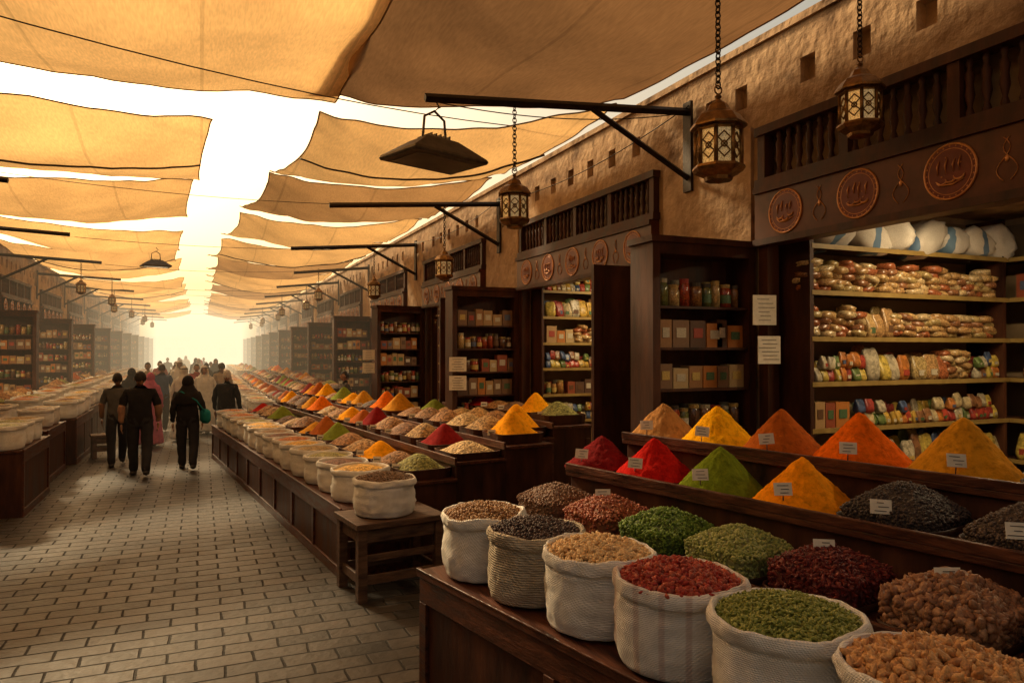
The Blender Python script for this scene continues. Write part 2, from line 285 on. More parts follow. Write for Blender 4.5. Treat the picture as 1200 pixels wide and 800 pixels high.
# ------------------------------------------------------------------ shop bay meshes
PER=4.9
def items_row(mb,x0,x1,yc,z,kind,along='x',depth=.2):
    def P(a,b): return (a,b) if along=='x' else (b,a)
    base=0 if along=='x' else -math.pi/2
    a=x0+.04
    def lab(p,hw,z0,z1,d,mi=6):
        if along=='x': mb.box(p[0]-hw,p[0]+hw,p[1]-d-.004,p[1]-d,z0,z1,mi)
        else: mb.box(p[0]-d-.004,p[0]-d,p[1]-hw,p[1]+hw,z0,z1,mi)
    if kind.startswith('mix'):
        opts={'mixA':['nuts','packs','nuts','standn'],'mixB':['packs','boxes','stand','jars'],'mixC':['nuts','stand','packs','standn'],'mixJ':['jars','jars','boxes','boxes'],'mixD':['packs','standn','packs','boxes','nuts']}[kind]
        while a<x1-.12:
            w_=min(x1-a,R.uniform(.3,.6));items_row(mb,a-.03,a+w_,yc,z,R.choice(opts),along);a+=w_
        return
    if kind=='packs':
        while a<x1-.04:
            wd=R.uniform(.034,.048);h=R.uniform(.05,.065);nst=R.choice([2,2,2,1])
            for q in range(nst):
                p=P(a+wd,yc-.06+R.uniform(-.012,.012));zz=z+h+q*h*1.9
                mb.inst(POUCH[1],[(p[0],p[1],zz)],wobrot(1,.16,.09,base),[(wd,.035,h)],0)
                if R.random()<.6: lab(p,wd*.45,zz-h*.55,zz-h*.05,.033)
            p=P(a+wd,yc+.06);mb.inst(POUCH[0],[(p[0],p[1],z+h*1.6)],wobrot(1,.1,.05,base),[(wd,.03,h*1.6)],0)
            a+=wd*1.8
    elif kind=='nuts':
        for t in range(2):
            cen=[];sc=[];a=x0+.04
            while a<x1-.05:
                wd=R.uniform(.065,.09);top=R.choice([4,4,5,5])
                for st in range(top):
                    if st%2!=t: continue
                    p=P(a+R.uniform(-.03,.03),yc-.03+R.uniform(-.03,.03));cen.append((p[0],p[1],z+.03+st*.05+R.uniform(-.006,.006)));sc.append((wd*R.uniform(.8,1.1),.085,.034))
                a+=wd*1.6
            n=len(cen);mb.inst(BAGS[t+1],cen,wobrot(n,.28,.12,base),sc,4)
    elif kind in('stand','standn'):
        mi=4 if kind=='standn' else 0
        while a<x1-.06:
            wd=R.uniform(.055,.08);h=R.uniform(.10,.14)
            p=P(a+wd,yc-.05+R.uniform(-.01,.01));mb.inst(POUCH[R.randrange(3)],[(p[0],p[1],z+h*.98)],wobrot(1,.16,.08,base),[(wd,.055,h)],mi)
            if R.random()<.65: lab(p,wd*.5,z+h*.4,z+h*.85,.052)
            p=P(a+wd,yc+.07);mb.inst(POUCH[2],[(p[0],p[1],z+h*1.1)],wobrot(1,.1,.05,base),[(wd,.04,h*1.1)],mi);a+=wd*1.8
    elif kind=='boxes':
        while a<x1-.08:
            wd=R.uniform(.05,.085);h=R.uniform(.08,.125);p=P(a+wd,yc-.02)
            dd=.06;mb.box(*( (p[0]-wd*.95,p[0]+wd*.95,p[1]-dd,p[1]+dd) if along=='x' else (p[0]-dd,p[0]+dd,p[1]-wd*.95,p[1]+wd*.95)),z+.001,z+2*h*.98,1)
            lab(p,wd*.55,z+h*.7,z+h*1.4,dd+.001)
            a+=2*wd+.004
    elif kind=='jars':
        while a<x1-.06:
            r=R.uniform(.036,.055);h=R.uniform(.14,.21)
            for q in(0,1):
                p=P(a+r,yc-.055+.12*q)
                mb.lathe([(0,.001),(r,.001),(r,h*.8),(r*.8,h*.9),(r*.75,h)],12,2,(p[0],p[1],z));mb.lathe([(r*.85,h*.93),(r*.88,h*1.1),(0,h*1.1)],12,3,(p[0],p[1],z),sm=False)
            if R.random()<.7: p=P(a+r,yc-.055);mb.lathe([(r*1.015,h*.2),(r*1.02,h*.6)],12,6,(p[0],p[1],z))
            a+=2*r+R.uniform(.004,.014)
    elif kind=='white':
        cen=[];sc=[]
        while a<x1-.15:
            wd=R.uniform(.17,.25);h=R.uniform(.12,.165);p=P(a+wd,yc)
            cen.append((p[0],p[1],z+h));sc.append((wd,.15,h));a+=wd*1.6
        n=len(cen);mb.inst(BIGBAG,cen,wobrot(n,.35,.2,base),sc,5)
gm=[island('packets',[(.45,.28,.05),(.36,.05,.03),(.12,.17,.05),(.42,.33,.18),(.06,.09,.18),(.42,.15,.035),(.24,.11,.05),(.46,.34,.07),(.42,.36,.25),(.28,.04,.03)],rough=.35,const=True,jit=.2,speck=40),
    island('boxes',[(.30,.15,.06),(.38,.23,.10),(.26,.06,.025),(.42,.15,.03),(.2,.11,.06),(.10,.05,.03),(.42,.3,.15)],rough=.6,const=True,jit=.15),
    island('jars',[(.20,.09,.03),(.36,.18,.06),(.1,.05,.03),(.42,.28,.12),(.12,.13,.04),(.30,.05,.02)],rough=.15,spec=.6,const=True,speck=90),
    island('jar_lids',[(.35,.24,.08),(.05,.04,.03),(.3,.04,.03),(.35,.3,.2)],rough=.35,const=True),
    island('nut_bags',[(.38,.22,.09),(.48,.31,.13),(.25,.11,.05),(.52,.38,.2),(.32,.10,.04),(.38,.27,.11),(.42,.26,.11)],rough=.25,spec=.6,const=True,jit=.3,speck=85),
    island('flour_sacks',[(.60,.55,.48),(.68,.63,.56),(.64,.6,.55)],rough=.6,jit=.12),
    island('labels',[(.5,.44,.32),(.32,.05,.03),(.08,.10,.18),(.48,.34,.1),(.45,.4,.3),(.07,.13,.06),(.52,.46,.36),(.12,.06,.03)],rough=.45,const=True,jit=.5)]
def stripe_white():
    m=gm[5];nt=m.node_tree;b=nt.nodes['Principled BSDF'];g=nt.nodes.new('ShaderNodeNewGeometry')
    w=nt.nodes.new('ShaderNodeTexWave');w.bands_direction='X';w.inputs['Scale'].default_value=.7;w.inputs['Distortion'].default_value=1.2;nt.links.new(g.outputs['Position'],w.inputs['Vector'])
    c=nt.nodes.new('ShaderNodeMath');c.operation='GREATER_THAN';c.inputs[1].default_value=.93;nt.links.new(w.outputs['Fac'],c.inputs[0])
    r=ramp(nt,[(.12,.2,.32),(.4,.08,.06),(.14,.24,.36)],True);nt.links.new(g.outputs['Random Per Island'],r.inputs[0])
    mx=nt.nodes.new('ShaderNodeMix');mx.data_type='RGBA';old=b.inputs['Base Color'].links[0].from_socket
    nt.links.new(c.outputs[0],mx.inputs[0]);nt.links.new(old,mx.inputs[6]);nt.links.new(r.outputs[0],mx.inputs[7]);nt.links.new(mx.outputs[2],b.inputs['Base Color'])
stripe_white()
em_,nt_,b_=newmat('lit_tube');b_.inputs['Emission Color'].default_value=(1,.85,.6,1);b_.inputs['Emission Strength'].default_value=8
def bay_meshes(sd=0):
    D=2.9;O=3.4;ms={}
    a=MB()
    a.box(0,D,O,PER,0,3.92)
    a.box(-.035,0,O+.12,PER-.12,0,3.98)
    a.box(D,D+.1,0,PER,0,4.3)
    a.box(.05,D,0,O,3.36,3.42)
    a.box(.25,D,0,PER,4.32,4.4)
    a.box(.16,.30,0,O,3.42,3.92)
    a.box(0,.30,0,PER,3.92,4.18)
    a.box(0,.30,0,PER,4.38,4.66);a.box(.09,.30,0,PER,4.18,4.38)
    edges=[.0,.35,.5,.85,1.0,1.35,1.5,1.85,2.0,2.35,2.5,2.85,3.0,3.6,3.75,4.0,4.15,PER]
    for i in range(0,len(edges),2): a.box(0,.09,edges[i],edges[i+1],4.18,4.38)
    a.box(-.03,.33,0,PER,4.66,4.72)
    ms['walls']=a.mesh('walls',[plaster])
    a=MB();a.box(.02,D,0,O,.0,.12);ms['shop_floor']=a.mesh('shop_floor',[mat('shop_floor_tile',[(.2,.15,.11),(.26,.2,.15)],rough=.5)])
    a=MB()
    a.box(-.06,.06,0,.1,.12,2.95);a.box(-.06,.06,O-.1,O,.12,2.95)
    a.box(-.09,.04,-.02,O+.02,3.43,3.5);a.box(-.09,.04,-.02,O+.02,3.86,3.93)
    for i in range(5): a.box(-.07,.03,i*(O-.08)/4,i*(O-.08)/4+.08,3.5,3.86)
    k=0.16
    while k<O-.1:
        a.lathe([(.016,3.5),(.026,3.53),(.014,3.57),(.03,3.64),(.022,3.7),(.03,3.76),(.014,3.8),(.024,3.83),(.016,3.86)],8,0,(-.02,k,0));k+=.105
    ms['frame_and_balustrade']=a.mesh('frame',[wood])
    a=MB()
    a.box(-.10,.03,0,O,2.95,3.425,0)
    a.box(-.125,-.10,0,O,2.95,3.0,1);a.box(-.125,-.10,0,O,3.375,3.425,1)
    Mx=Matrix(((0,0,1),(1,0,0),(0,1,0)))
    for i in range(5):
        y=.34+i*.68;c=(-.104,y,3.187)
        v=[(-.106,y+.168*math.cos(q*math.pi/16),3.187+.168*math.sin(q*math.pi/16)) for q in range(32)];a.add(v,[tuple(range(31,-1,-1))],3)
        a.torus(c,.168,.008,32,6,2,Mx);a.torus(c,.140,.0035,32,5,2,Mx)
        for q in range(24):
            t=q*math.pi/12;a.inst(ICO1,[(-.106,y+.154*math.cos(t),3.187+.154*math.sin(t))],yawrot(np.zeros(1)),[(.003,.006,.006)],2)
        for q in range(3):
            yy=y-.06+.055*q;zz=3.187-.03+R.uniform(-.02,.03);rr=R.uniform(.025,.038)
            a.tube([(-.111,yy+rr*math.cos(math.pi+j*math.pi/6),zz+rr*.8*math.sin(math.pi+j*math.pi/6)) for j in range(7)],[.002,.005,.007,.008,.006,.004,.0015],5,2)
        for q in range(4):
            yy=y-.07+.045*q+R.uniform(-.01,.01);a.tube([(-.111,yy,3.187-.01+R.uniform(-.02,.02)),(-.111,yy+.006,3.187+.04),(-.111,yy-.008,3.187+R.uniform(.05,.09))],[.003,.006,.002],5,2)
        a.tube([(-.111,y-.1,3.13),(-.111,y-.02,3.105),(-.111,y+.05,3.11),(-.111,y+.09,3.14)],[.0015,.006,.006,.0015],5,2)
        for q in range(4): a.inst(ICO1,[(-.109,y+R.uniform(-.08,.08),3.187+R.uniform(-.07,.09))],yawrot(np.zeros(1)),[(.003,.006,.006)],2)
        if i<4:
            yb=y+.34
            for q in(-1,1): a.tube([(-.104,yb+q*.02+q*.04*math.sin(j*.52),3.06+.021*j) for j in range(13)],.003,4,2)
            a.inst(ICO1,[(-.104,yb,3.187)],yawrot(np.zeros(1)),[(.004,.014,.025)],2)
    ms['sign_board']=a.mesh('sign',[signm,wood,goldm,redm])
    a=MB();g=MB();Z=[.75,1.1,1.47,1.84,2.2,2.57,2.94]
    a.box(.12,D-.02,O-.02,O-.005,.12,3.3,1);a.box(D-.015,D-.003,.02,O,.12,3.3,1)
    for z in Z:
        a.box(.14,D-.04,O-.36,O-.02,z-.022,z,0);a.box(.14,D-.36,O-.375,O-.36,z-.032,z+.006,2)
        a.box(D-.36,D-.02,.05,O-.38,z-.022,z,0);a.box(D-.375,D-.36,.05,O-.38,z-.032,z+.006,2)
    for x in(.14,D-.42): a.box(x-.02,x+.02,O-.37,O-.02,.12,3.3,0)
    for y in(.03,1.0,2.0): a.box(D-.37,D-.02,y,y+.03,.12,3.3,0)
    kinds=['boxes','mixB','mixD','mixC','mixA','nuts','white'];kinds2=['boxes','mixB','mixA','mixD','mixC','boxes','white']
    if sd: kinds=['boxes','packs','mixB','packs','mixD','stand','packs']
    for z,kk,k2 in zip(Z,kinds,kinds2):
        items_row(g,.17,D-.43,O-.24,z,kk);items_row(g,.1,O-.45,D-.24,z,k2,'y')
    ms['shelves']=a.mesh('shelves',[wood,inwall,shelfm]);ms['packaged_goods']=g.mesh('goods',gm)
    a=MB()
    a.box(1.1,1.2,.6,2.6,3.31,3.355,0);a.tube([(1.15,.65,3.28),(1.15,2.55,3.28)],.016,8,1)
    ms['tube_lamp']=a.mesh('tube',[steel,em_])
    return ms
def cabinet_mesh(seed):
    a=MB();g=MB();x0,x1=-1.06,-.04;z0,z1=.3,2.95
    a.box(x0,x0+.07,0,.32,z0,z1);a.box(x1-.07,x1,0,.32,z0,z1)
    a.box(x0+.07,x1-.07,0,.32,z1-.09,z1-.002);a.box(x0+.07,x1-.07,0,.32,z0+.002,z0+.5)
    a.box(x0-.02,x1+.02,-.02,.34,z1,z1+.05);a.box(x0+.07,x1-.07,.29,.315,z0+.5,z1-.09)
    a.box(x0+.14,x1-.14,-.012,0,z0+.08,z0+.42)
    a.box(x0+.02,x0+.1,.03,.29,0,z0);a.box(x1-.1,x1-.02,.03,.29,0,z0)
    zz=[.8,1.13,1.46,1.79,2.12,2.45]
    for i,z in enumerate(zz):
        a.box(x0+.07,x1-.07,.02,.29,z-.02,z)
        items_row(g,x0+.06,x1-.06,.15,z,['boxes','boxes','jars','boxes','mixJ','jars'][(i+seed)%6])
    return a.mesh('cabinet_frame',[wood]),g.mesh('cabinet_goods',gm)
def door_mesh():
    a=MB();a.box(-.78,-.02,0,.05,.15,2.93)
    for (z0,z1) in((.3,1.0),(1.1,1.9),(2.0,2.8)):
        for s in(-.012,.05): a.box(-.68,-.12,s,s+.012,z0,z1)
    return a.mesh('door',[wood])
BMS=[bay_meshes(0),bay_meshes(1)];CAB=[cabinet_mesh(i) for i in(0,1,3,2,5)];DOOR=door_mesh()
def lamp(name,loc,sx,sy,en,parent=None,rot=(0,0,0),col=(1,.74,.40)):
    l=bpy.data.lights.new(name,'AREA');l.shape='RECTANGLE';l.size=sx;l.size_y=sy;l.energy=en;l.color=col
    o=bpy.data.objects.new(name,l);COL.objects.link(o);o.location=loc;o.rotation_euler=rot
    if parent:o.parent=parent
for side in(1,-1):
    for k in range(-1,13):
        e=empty('spice_shop',(4.3 if side>0 else -4.5,1.3+PER*k,0))
        if side<0:e.scale=(-1,1,1)
        for nm,me in BMS[k%2].items(): place(nm,me,e)
        if k>=0:
            c=empty('display_cabinet',(e.location.x,1.3+PER*k+3.46,0),)
            if side<0:c.scale=(-1,1,1)
            if k==2: c.rotation_euler[2]=.15*side
            fr,gd=CAB[(k if side>0 else k+2)%5];place('frame',fr,c);place('jars_and_boxes',gd,c)
        d=empty('shop_door',(e.location.x-.02*side,1.3+PER*k-.06,0))
        if side<0:d.scale=(-1,1,1)
        place('door_panel',DOOR,d)
        if (side>0 and 0<=k<4) or (side<0 and 3<=k<6):
            lamp('shop_light',(1.15,1.6,3.25),.1,1.9,52 if side>0 else 90,e)
a=MB();a.box(-14,-1.2,92,99,0,3.4);a.box(1.2,14,92,99,0,3.0);a.box(-1.2,1.2,93,99,0,2.6)
for x in(-7,-5.4,-3.8,-2.4,2.0,3.2,4.8,6.4): a.box(x,x+.7,91.95,92.0,1.2,2.4,1)
a.box(-14.2,-1.1,91.8,99,3.4,3.6);a.box(1.1,14.2,91.8,99,3.0,3.2)
a.build('end_building',[plaster,wood])
# ------------------------------------------------------------------ canopies
def canopy(x0,x1,y0,y1,z0,z1,slant,sag,mt,x0b=None,x1b=None,seed=0):
    n=36;v=[];f=[]
    for i in range(n+1):
        u=i/n
        for j in range(n+1):
            t=j/n
            xa=x0 if x0b is None else x0+(x0b-x0)*t
            xb=x1 if x1b is None else x1+(x1b-x1)*t
            cx=.12*4*t*(1-t);xa+=cx;xb-=cx*.5
            x=xa+(xb-xa)*u
            ys=slant[0]*(1-u)+slant[1]*u
            cy=.12*4*u*(1-u)
            y=(y0+cy)+(y1-y0-2*cy)*t+ys
            z=z0+(z1-z0)*u-sag*4*t*(1-t)*(.5+.5*math.sin(math.pi*u))-.2*math.sin(math.pi*u)
            z+=.06*noise.noise(Vector((x*.9,y*.9,seed)))+.02*noise.noise(Vector((x*3.4,y*1.6,seed)))
            ed=min(u,1-u)+min(t,1-t);z+=.02*math.sin((u-t)*38+seed)*max(0,1-ed*3.2)
            v.append((x,y,z))
    for i in range(n):
        for j in range(n):
            a=i*(n+1)+j;f.append((a,a+n+1,a+n+2,a+1))
    mb=MB();mb.add(v,f,0,True)
    for j in(0,n): mb.tube([v[i*(n+1)+j] for i in range(n+1)],.009,6,1)
    for i in(0,n): mb.tube([v[i*(n+1)+j] for j in range(n+1)],.009,6,1)
    if seed%3==1:
        p=[v[i*(n+1)+n//2] for i in range(0,n+1)]
        mb.tube([(q[0],q[1],q[2]-.03) for q in p],.014,6,2)
    mb.build('shade_canopy',[mt,rope,iron])
canopy(-4.4,1.46,2.9,8.75,4.85,5.05,(-1.2,0),.25,fabL,seed=3)
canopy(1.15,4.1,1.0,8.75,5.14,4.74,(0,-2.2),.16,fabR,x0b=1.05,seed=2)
canopy(-4.4,3.95,-9,-2.2,4.9,4.8,(0,0),.2,fabR,seed=3)
slR=(0,-2.3);slL=(-2.3,0)
y=9.35;k=0
while y<58:
    ln=3.45+.3*math.sin(k*1.7)
    canopy(-4.4,.12-min(.7,k*.25),y+.25,y+ln+.35,4.75-.12*(k%2),4.95+.14*math.sin(k*2.1),slL,.28,[fabL,fabM][k%2],seed=10+k,x1b=-.03-min(.7,k*.25))
    y+=ln+.65;k+=1
y=9.0;k=0
while y<58:
    ln=3.3+.25*math.sin(k*2.3);xi=1.32-min(.85,k*.28)
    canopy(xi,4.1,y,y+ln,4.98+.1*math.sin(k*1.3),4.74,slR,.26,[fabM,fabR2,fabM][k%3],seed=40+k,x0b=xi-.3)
    y+=ln+.34;k+=1
# ------------------------------------------------------------------ brackets, lanterns, cables
def bracket(X,Y,side,L=2.6,drop=.22):
    a=MB();s=-side
    a.tube([(0,0,4.36),(s*L,0,4.36-drop)],.038,4,sm=False)
    a.tube([(0,0,3.72),(s*1.05,0,4.34-drop*.4)],.03,4,sm=False);a.box(min(0,s*.03),max(0,s*.03),-.06,.06,3.6,4.45)
    a.build('canopy_bracket',[iron],loc=(X,Y,0))
ys=[5.65+4.75*i for i in range(12)]
for i,yy in enumerate(ys):
    bracket(4.26,yy,1,2.6 if i<3 else 2.0);bracket(-4.46,yy+.6,-1,2.2,.1)
amber=island('lantern_glass',[(.65,.30,.06),(.36,.22,.08),(.55,.24,.05),(.24,.20,.11),(.6,.32,.09)],rough=.12,spec=.8,const=True,jit=.5)
_b=amber.node_tree.nodes['Principled BSDF'];amber.node_tree.links.new(_b.inputs['Base Color'].links[0].from_socket,_b.inputs['Emission Color']);_b.inputs['Emission Strength'].default_value=.5
def lantern(x,y,z,top,s=1.0):
    e=empty('hanging_lantern',(x,y,z));a=MB();n=8
    pr=[(0,.25),(.012,.245),(.02,.235),(.012,.22),(.03,.205),(.05,.19),(.062,.165),(.07,.15),(.115,.125),(.145,.085),(.155,.07),(.155,.058),(.13,.055)]
    a.lathe([(r*s,q*s) for r,q in pr],n,0,sm=False)
    a.lathe([(r*s,q*s) for r,q in[(.13,.055),(.135,.04),(.118,.035)]],n,0,sm=False)
    a.lathe([(r*s,q*s) for r,q in[(.118,-.15),(.14,-.155),(.145,-.17),(.13,-.19),(.08,-.215),(.075,-.235),(.03,-.24),(0,-.25)]],n,0,sm=False)
    for i in range(n):
        t=2*math.pi*i/n;a.tube([(.122*s*math.cos(t),.122*s*math.sin(t),.04*s),(.122*s*math.cos(t),.122*s*math.sin(t),-.155*s)],.012*s,5,0)
        t2=t+math.pi/n;c=math.cos(t2)*.109*s;d=math.sin(t2)*.109*s
        Mt=Matrix.Rotation(t2,3,'Z')@Matrix(((0,0,1),(1,0,0),(0,1,0)))
        a.torus((c,d,-.02*s),.034*s,.006*s,4,4,0,Mt);a.torus((c,d,-.09*s),.034*s,.006*s,4,4,0,Mt);a.torus((c,d,-.055*s),.016*s,.005*s,8,4,0,Mt)
        x1,y1=math.cos(t)*.112*s,math.sin(t)*.112*s;x2,y2=math.cos(t+2*math.pi/n)*.112*s,math.sin(t+2*math.pi/n)*.112*s
        a.add([(x1,y1,-.15*s),(x2,y2,-.15*s),(x2,y2,.036*s),(x1,y1,.036*s)],[(0,1,2,3)],1)
    a.torus((0,0,.272*s),.024*s,.005*s,12,6,0,Matrix.Rotation(math.pi/2,3,'X'))
    a.build('lantern_body',[brass,amber],e)
    b=MB();zz=.30*s;k=0
    while z+zz<top:
        b.torus((0,0,zz),.017,.0045,8,5,0,Matrix.Rotation(math.pi/2*(k%2),3,'Z')@Matrix.Rotation(math.pi/2,3,'X'),1.35);zz+=.034;k+=1
    b.build('chain',[iron],e)
lantern(2.77,3.40,3.33,4.85,1.05)
lantern(3.93,3.42,3.72,4.8,1.0)
lantern(2.45,5.65,3.36,4.22,.95)
lantern(3.36,10.4,3.38,4.28,1.0)
lantern(3.35,15.15,3.4,4.28,1.0)
for i in range(4,11):
    lantern(2.9+.3*(i%2),5.65+4.75*(i-1),3.6,4.27,.8)
    lantern(-2.9+.2*(i%3),ys[i-1]+.6,3.65,4.3,.8)
lantern(-3.1,ys[1]+.6,3.6,4.3,.9)
def flood(x,y,z,s=1,rot=0):
    e=empty('flood_lamp',(x,y,z),rot);a=MB()
    v=[]
    for (hx,hy,zz) in((.36,.24,-.06),(.37,.25,-.04),(.36,.24,-.02),(.16,.12,.11),(.14,.10,.12)):
        v+=[(-hx*s,-hy*s,zz*s),(hx*s,-hy*s,zz*s),(hx*s,hy*s,zz*s),(-hx*s,hy*s,zz*s)]
    f=[(3,2,1,0)]
    for k in range(4):
        for i in range(4): j=(i+1)%4;f.append((k*4+i,k*4+j,k*4+4+j,k*4+4+i))
    f.append((16,17,18,19));a.add(v,f,0)
    a.box(-.3*s,.3*s,-.19*s,.19*s,-.068*s,-.0605*s,1)
    a.tube([(-.12*s,0,.1*s),(-.1*s,0,.3*s),(0,0,.36*s),(.1*s,0,.3*s),(.12*s,0,.1*s)],.012*s,6,0)
    for i in range(5): a.box((-.1+.045*i)*s,(-.09+.045*i)*s,-.1*s,.1*s,.12*s,.15*s,0)
    a.tube([(0,0,.36*s),(.05,0,.40*s),(0,0,.46*s)],.008,5,0)
    a.build('lamp_housing',[steel,lensm],e,bevel=.006)
flood(1.74,5.65,3.68,1.0,.35)
flood(-.9,17.5,3.95,.8,.2)
def cable(p,q,sag,r=.006,n=16,name='overhead_cable'):
    mb=MB();p=Vector(p);q=Vector(q)
    mb.tube([p.lerp(q,i/n)-Vector((0,0,sag*4*(i/n)*(1-i/n))) for i in range(n+1)],r,5);mb.build(name,[iron])
cable((-4.45,17.5,4.6),(4.25,17.5,4.6),.2)
cable((-4.45,5.2,4.8),(4.25,7.9,4.8),.35)
cable((-4.45,12.0,4.75),(4.25,12.3,4.7),.25,.005)
cable((4.2,5.65,4.34),(1.7,5.65,4.12),.1,.005)
cable((4.22,5.6,4.4),(4.22,10.4,4.4),.16,.006);cable((4.22,10.4,4.4),(4.22,15.1,4.4),.15,.006)
for i in range(5): cable((-4.45,22+i*6,4.6),(4.25,22+i*6+R.uniform(-1,1),4.6),R.uniform(.15,.4))
# ------------------------------------------------------------------ sacks & heaps
def sack_mesh(seed,Rr=.22,H=.33,n=96,cloth=sackA):
    prof=[(.0,.0),(.80,0),(.93,.03),(1.0,.15),(1.03,.35),(1.01,.55),(.99,.74),(.98,.80),(1.0,.82),(1.035,.83),(1.055,.87),(1.055,.94),(1.035,.985),(1.0,1.0),(.965,.985),(.95,.93),(.94,.8)]
    P=[]
    for i in range(len(prof)-1):
        for t in(0,.33,.66): P.append((prof[i][0]*(1-t)+prof[i+1][0]*t,prof[i][1]*(1-t)+prof[i+1][1]*t))
    P.append(prof[-1]);v=[];f=[]
    sq=R.uniform(-.03,.03)
    for r,z in P:
        for i in range(n):
            a=2*math.pi*i/n;q=Vector((math.cos(a)*1.4+seed*3.7,math.sin(a)*1.4,z*2.2))
            w=1+.055*noise.noise(q*1.0)*(.4+z)+.032*noise.noise(Vector((math.cos(a)*5+seed,math.sin(a)*5,z*9)))
            if .1<z<.79: w+=.012*math.sin(z*34+4*noise.noise(q*1.3))-.03*abs(noise.noise(Vector((math.cos(a)*3.2+seed,math.sin(a)*3.2,z*1.2))))+.014*noise.noise(Vector((math.cos(a)*11+seed,math.sin(a)*11,z*6)))
            if z>=.8: w+=.012*noise.noise(Vector((math.cos(a)*9+seed,math.sin(a)*9,z*3)))
            zz=z*H*(1+.055*noise.noise(Vector((math.cos(a)*1.5,math.sin(a)*1.5,seed*2.1)))*z)
            v.append((r*w*Rr*math.cos(a)*(1+sq),r*w*Rr*math.sin(a)*(1-sq),zz+.006*noise.noise(q*5)*(z>.1)))
    for k in range(len(P)-1):
        for i in range(n): j=(i+1)%n;f.append((k*n+i,k*n+j,(k+1)*n+j,(k+1)*n+i))
    mb=MB();mb.add(v,f,0,True);return mb.mesh('sack',[cloth])
def dome_disc(mb,Rr,z0,h,mi=0,n=40,m=10):
    mb.lathe([(Rr*(1-k/m)+.0001,z0+h*(1-(1-k/m)**2)) for k in range(m+1)],n,mi)
def pile_in_sack(Rr,z0,h,N,size,tmpl,shape,cols,rough=.55,base=None,noisy=.006):
    mb=MB();dome_disc(mb,Rr,z0-size*.5,h,1)
    r=Rr*np.sqrt(rng.random(N))*.985;a=rng.random(N)*2*math.pi
    z=z0+h*(1-(r/Rr)**2)+rng.normal(0,noisy,N)
    sc=size*np.array(shape)[None,:]*rng.uniform(.75,1.2,(N,1))
    rot=randrot(N)
    mb.inst(tmpl,np.stack([r*np.cos(a),r*np.sin(a),z],1),rot,sc,0)
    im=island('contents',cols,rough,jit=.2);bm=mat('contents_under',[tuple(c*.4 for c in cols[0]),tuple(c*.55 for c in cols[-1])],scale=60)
    return mb.mesh('contents',[im,bm])
S1=(1.376,3.545);ROT=math.radians(12.5);A=Vector((-.2164,.9763));B=Vector((.9763,.2164))
def W(lx,ly): return (S1[0]+B.x*lx+A.x*ly,S1[1]+B.y*lx+A.y*ly)
def stall(name,loc,rot,tiers,y0,y1,back=None,panels=True):
    e=empty(name,loc,rot);a=MB()
    for i,(x0,x1,z) in enumerate(tiers):
        a.box(x0,x1-.0005,y0+.0007*i,y1-.0007*i,0,z-.03,1)
        a.box(x0-.025,x1+.01,y0-.02,y1+.02,z-.03,z,0)
        a.box(x0-.028,x0-.003,y0-.022,y1+.022,z+.0,z+.045 if i else z+.012,0)
    x0,x1,z=tiers[0];L=y1-y0;n=max(1,int(L/.9))
    if panels:
        for i in range(n+1):
            yy=y0+(L-.07)*i/n;a.box(x0-.02,x0,yy,yy+.07,.1,z-.16,0)
        a.box(x0-.022,x0,y0,y1,0,.1,0);a.box(x0-.018,x0,y0,y1,z-.16,z-.0315,0)
        a.box(x0,tiers[-1][1],y0-.016,y0,0,.1,0)
        for xx in(x0+.02,x1-.06,tiers[-1][1]-.08): a.box(xx,xx+.06,y0-.014,y0,.1,z-.031,0)
    a.build('counter',[woodh,wood],e,bevel=.004);return e
T1=[(-.235,.35,.93),(.35,.80,1.13),(.80,1.28,1.36),(1.28,1.86,1.52)]
stall('spice_stall',(S1[0],S1[1],0),ROT,T1,-3.0,.26)
front=[((0,0.02),sackA,[(.30,.15,.06),(.42,.24,.10),(.2,.09,.04)],.009,ICO1,(1,.7,.6),2700),
 ((0,-.415),sackB,[(.05,.028,.024),(.10,.05,.04),(.03,.018,.018)],.0085,ICO1,(1,.8,.7),3100),
 ((0,-.86),sackA,[(.66,.42,.18),(.76,.55,.28),(.54,.3,.11)],.013,ICO2,(1,.62,.55),1600),
 ((-.01,-1.31),sackC,[(.40,.035,.02),(.28,.018,.014),(.5,.09,.04),(.16,.015,.01)],.014,CH,(1,.8,.45),1500),
 ((-.02,-1.775),sackA,[(.30,.31,.06),(.22,.25,.045),(.40,.40,.10)],.0085,ICO2,(1,.6,.4),3500),
 ((-.045,-2.26),sackA,[(.52,.25,.08),(.64,.35,.13),(.38,.16,.05)],.020,CH,(1,.55,.42),1000)]
for i,(p,cl,cols,size,tm,shp,N) in enumerate(front):
    x,y=W(p[0],p[1]);e=empty('spice_sack',(x,y,.935),R.uniform(0,6) if i!=3 else .9)
    rr=.216+.004*i+(.008 if i==5 else 0)
    place('sack_cloth',sack_mesh(i+1,rr,.325,cloth=cl),e)
    place('contents',pile_in_sack(rr*.965,.300,.055,N,size,tm,shp,cols),e)
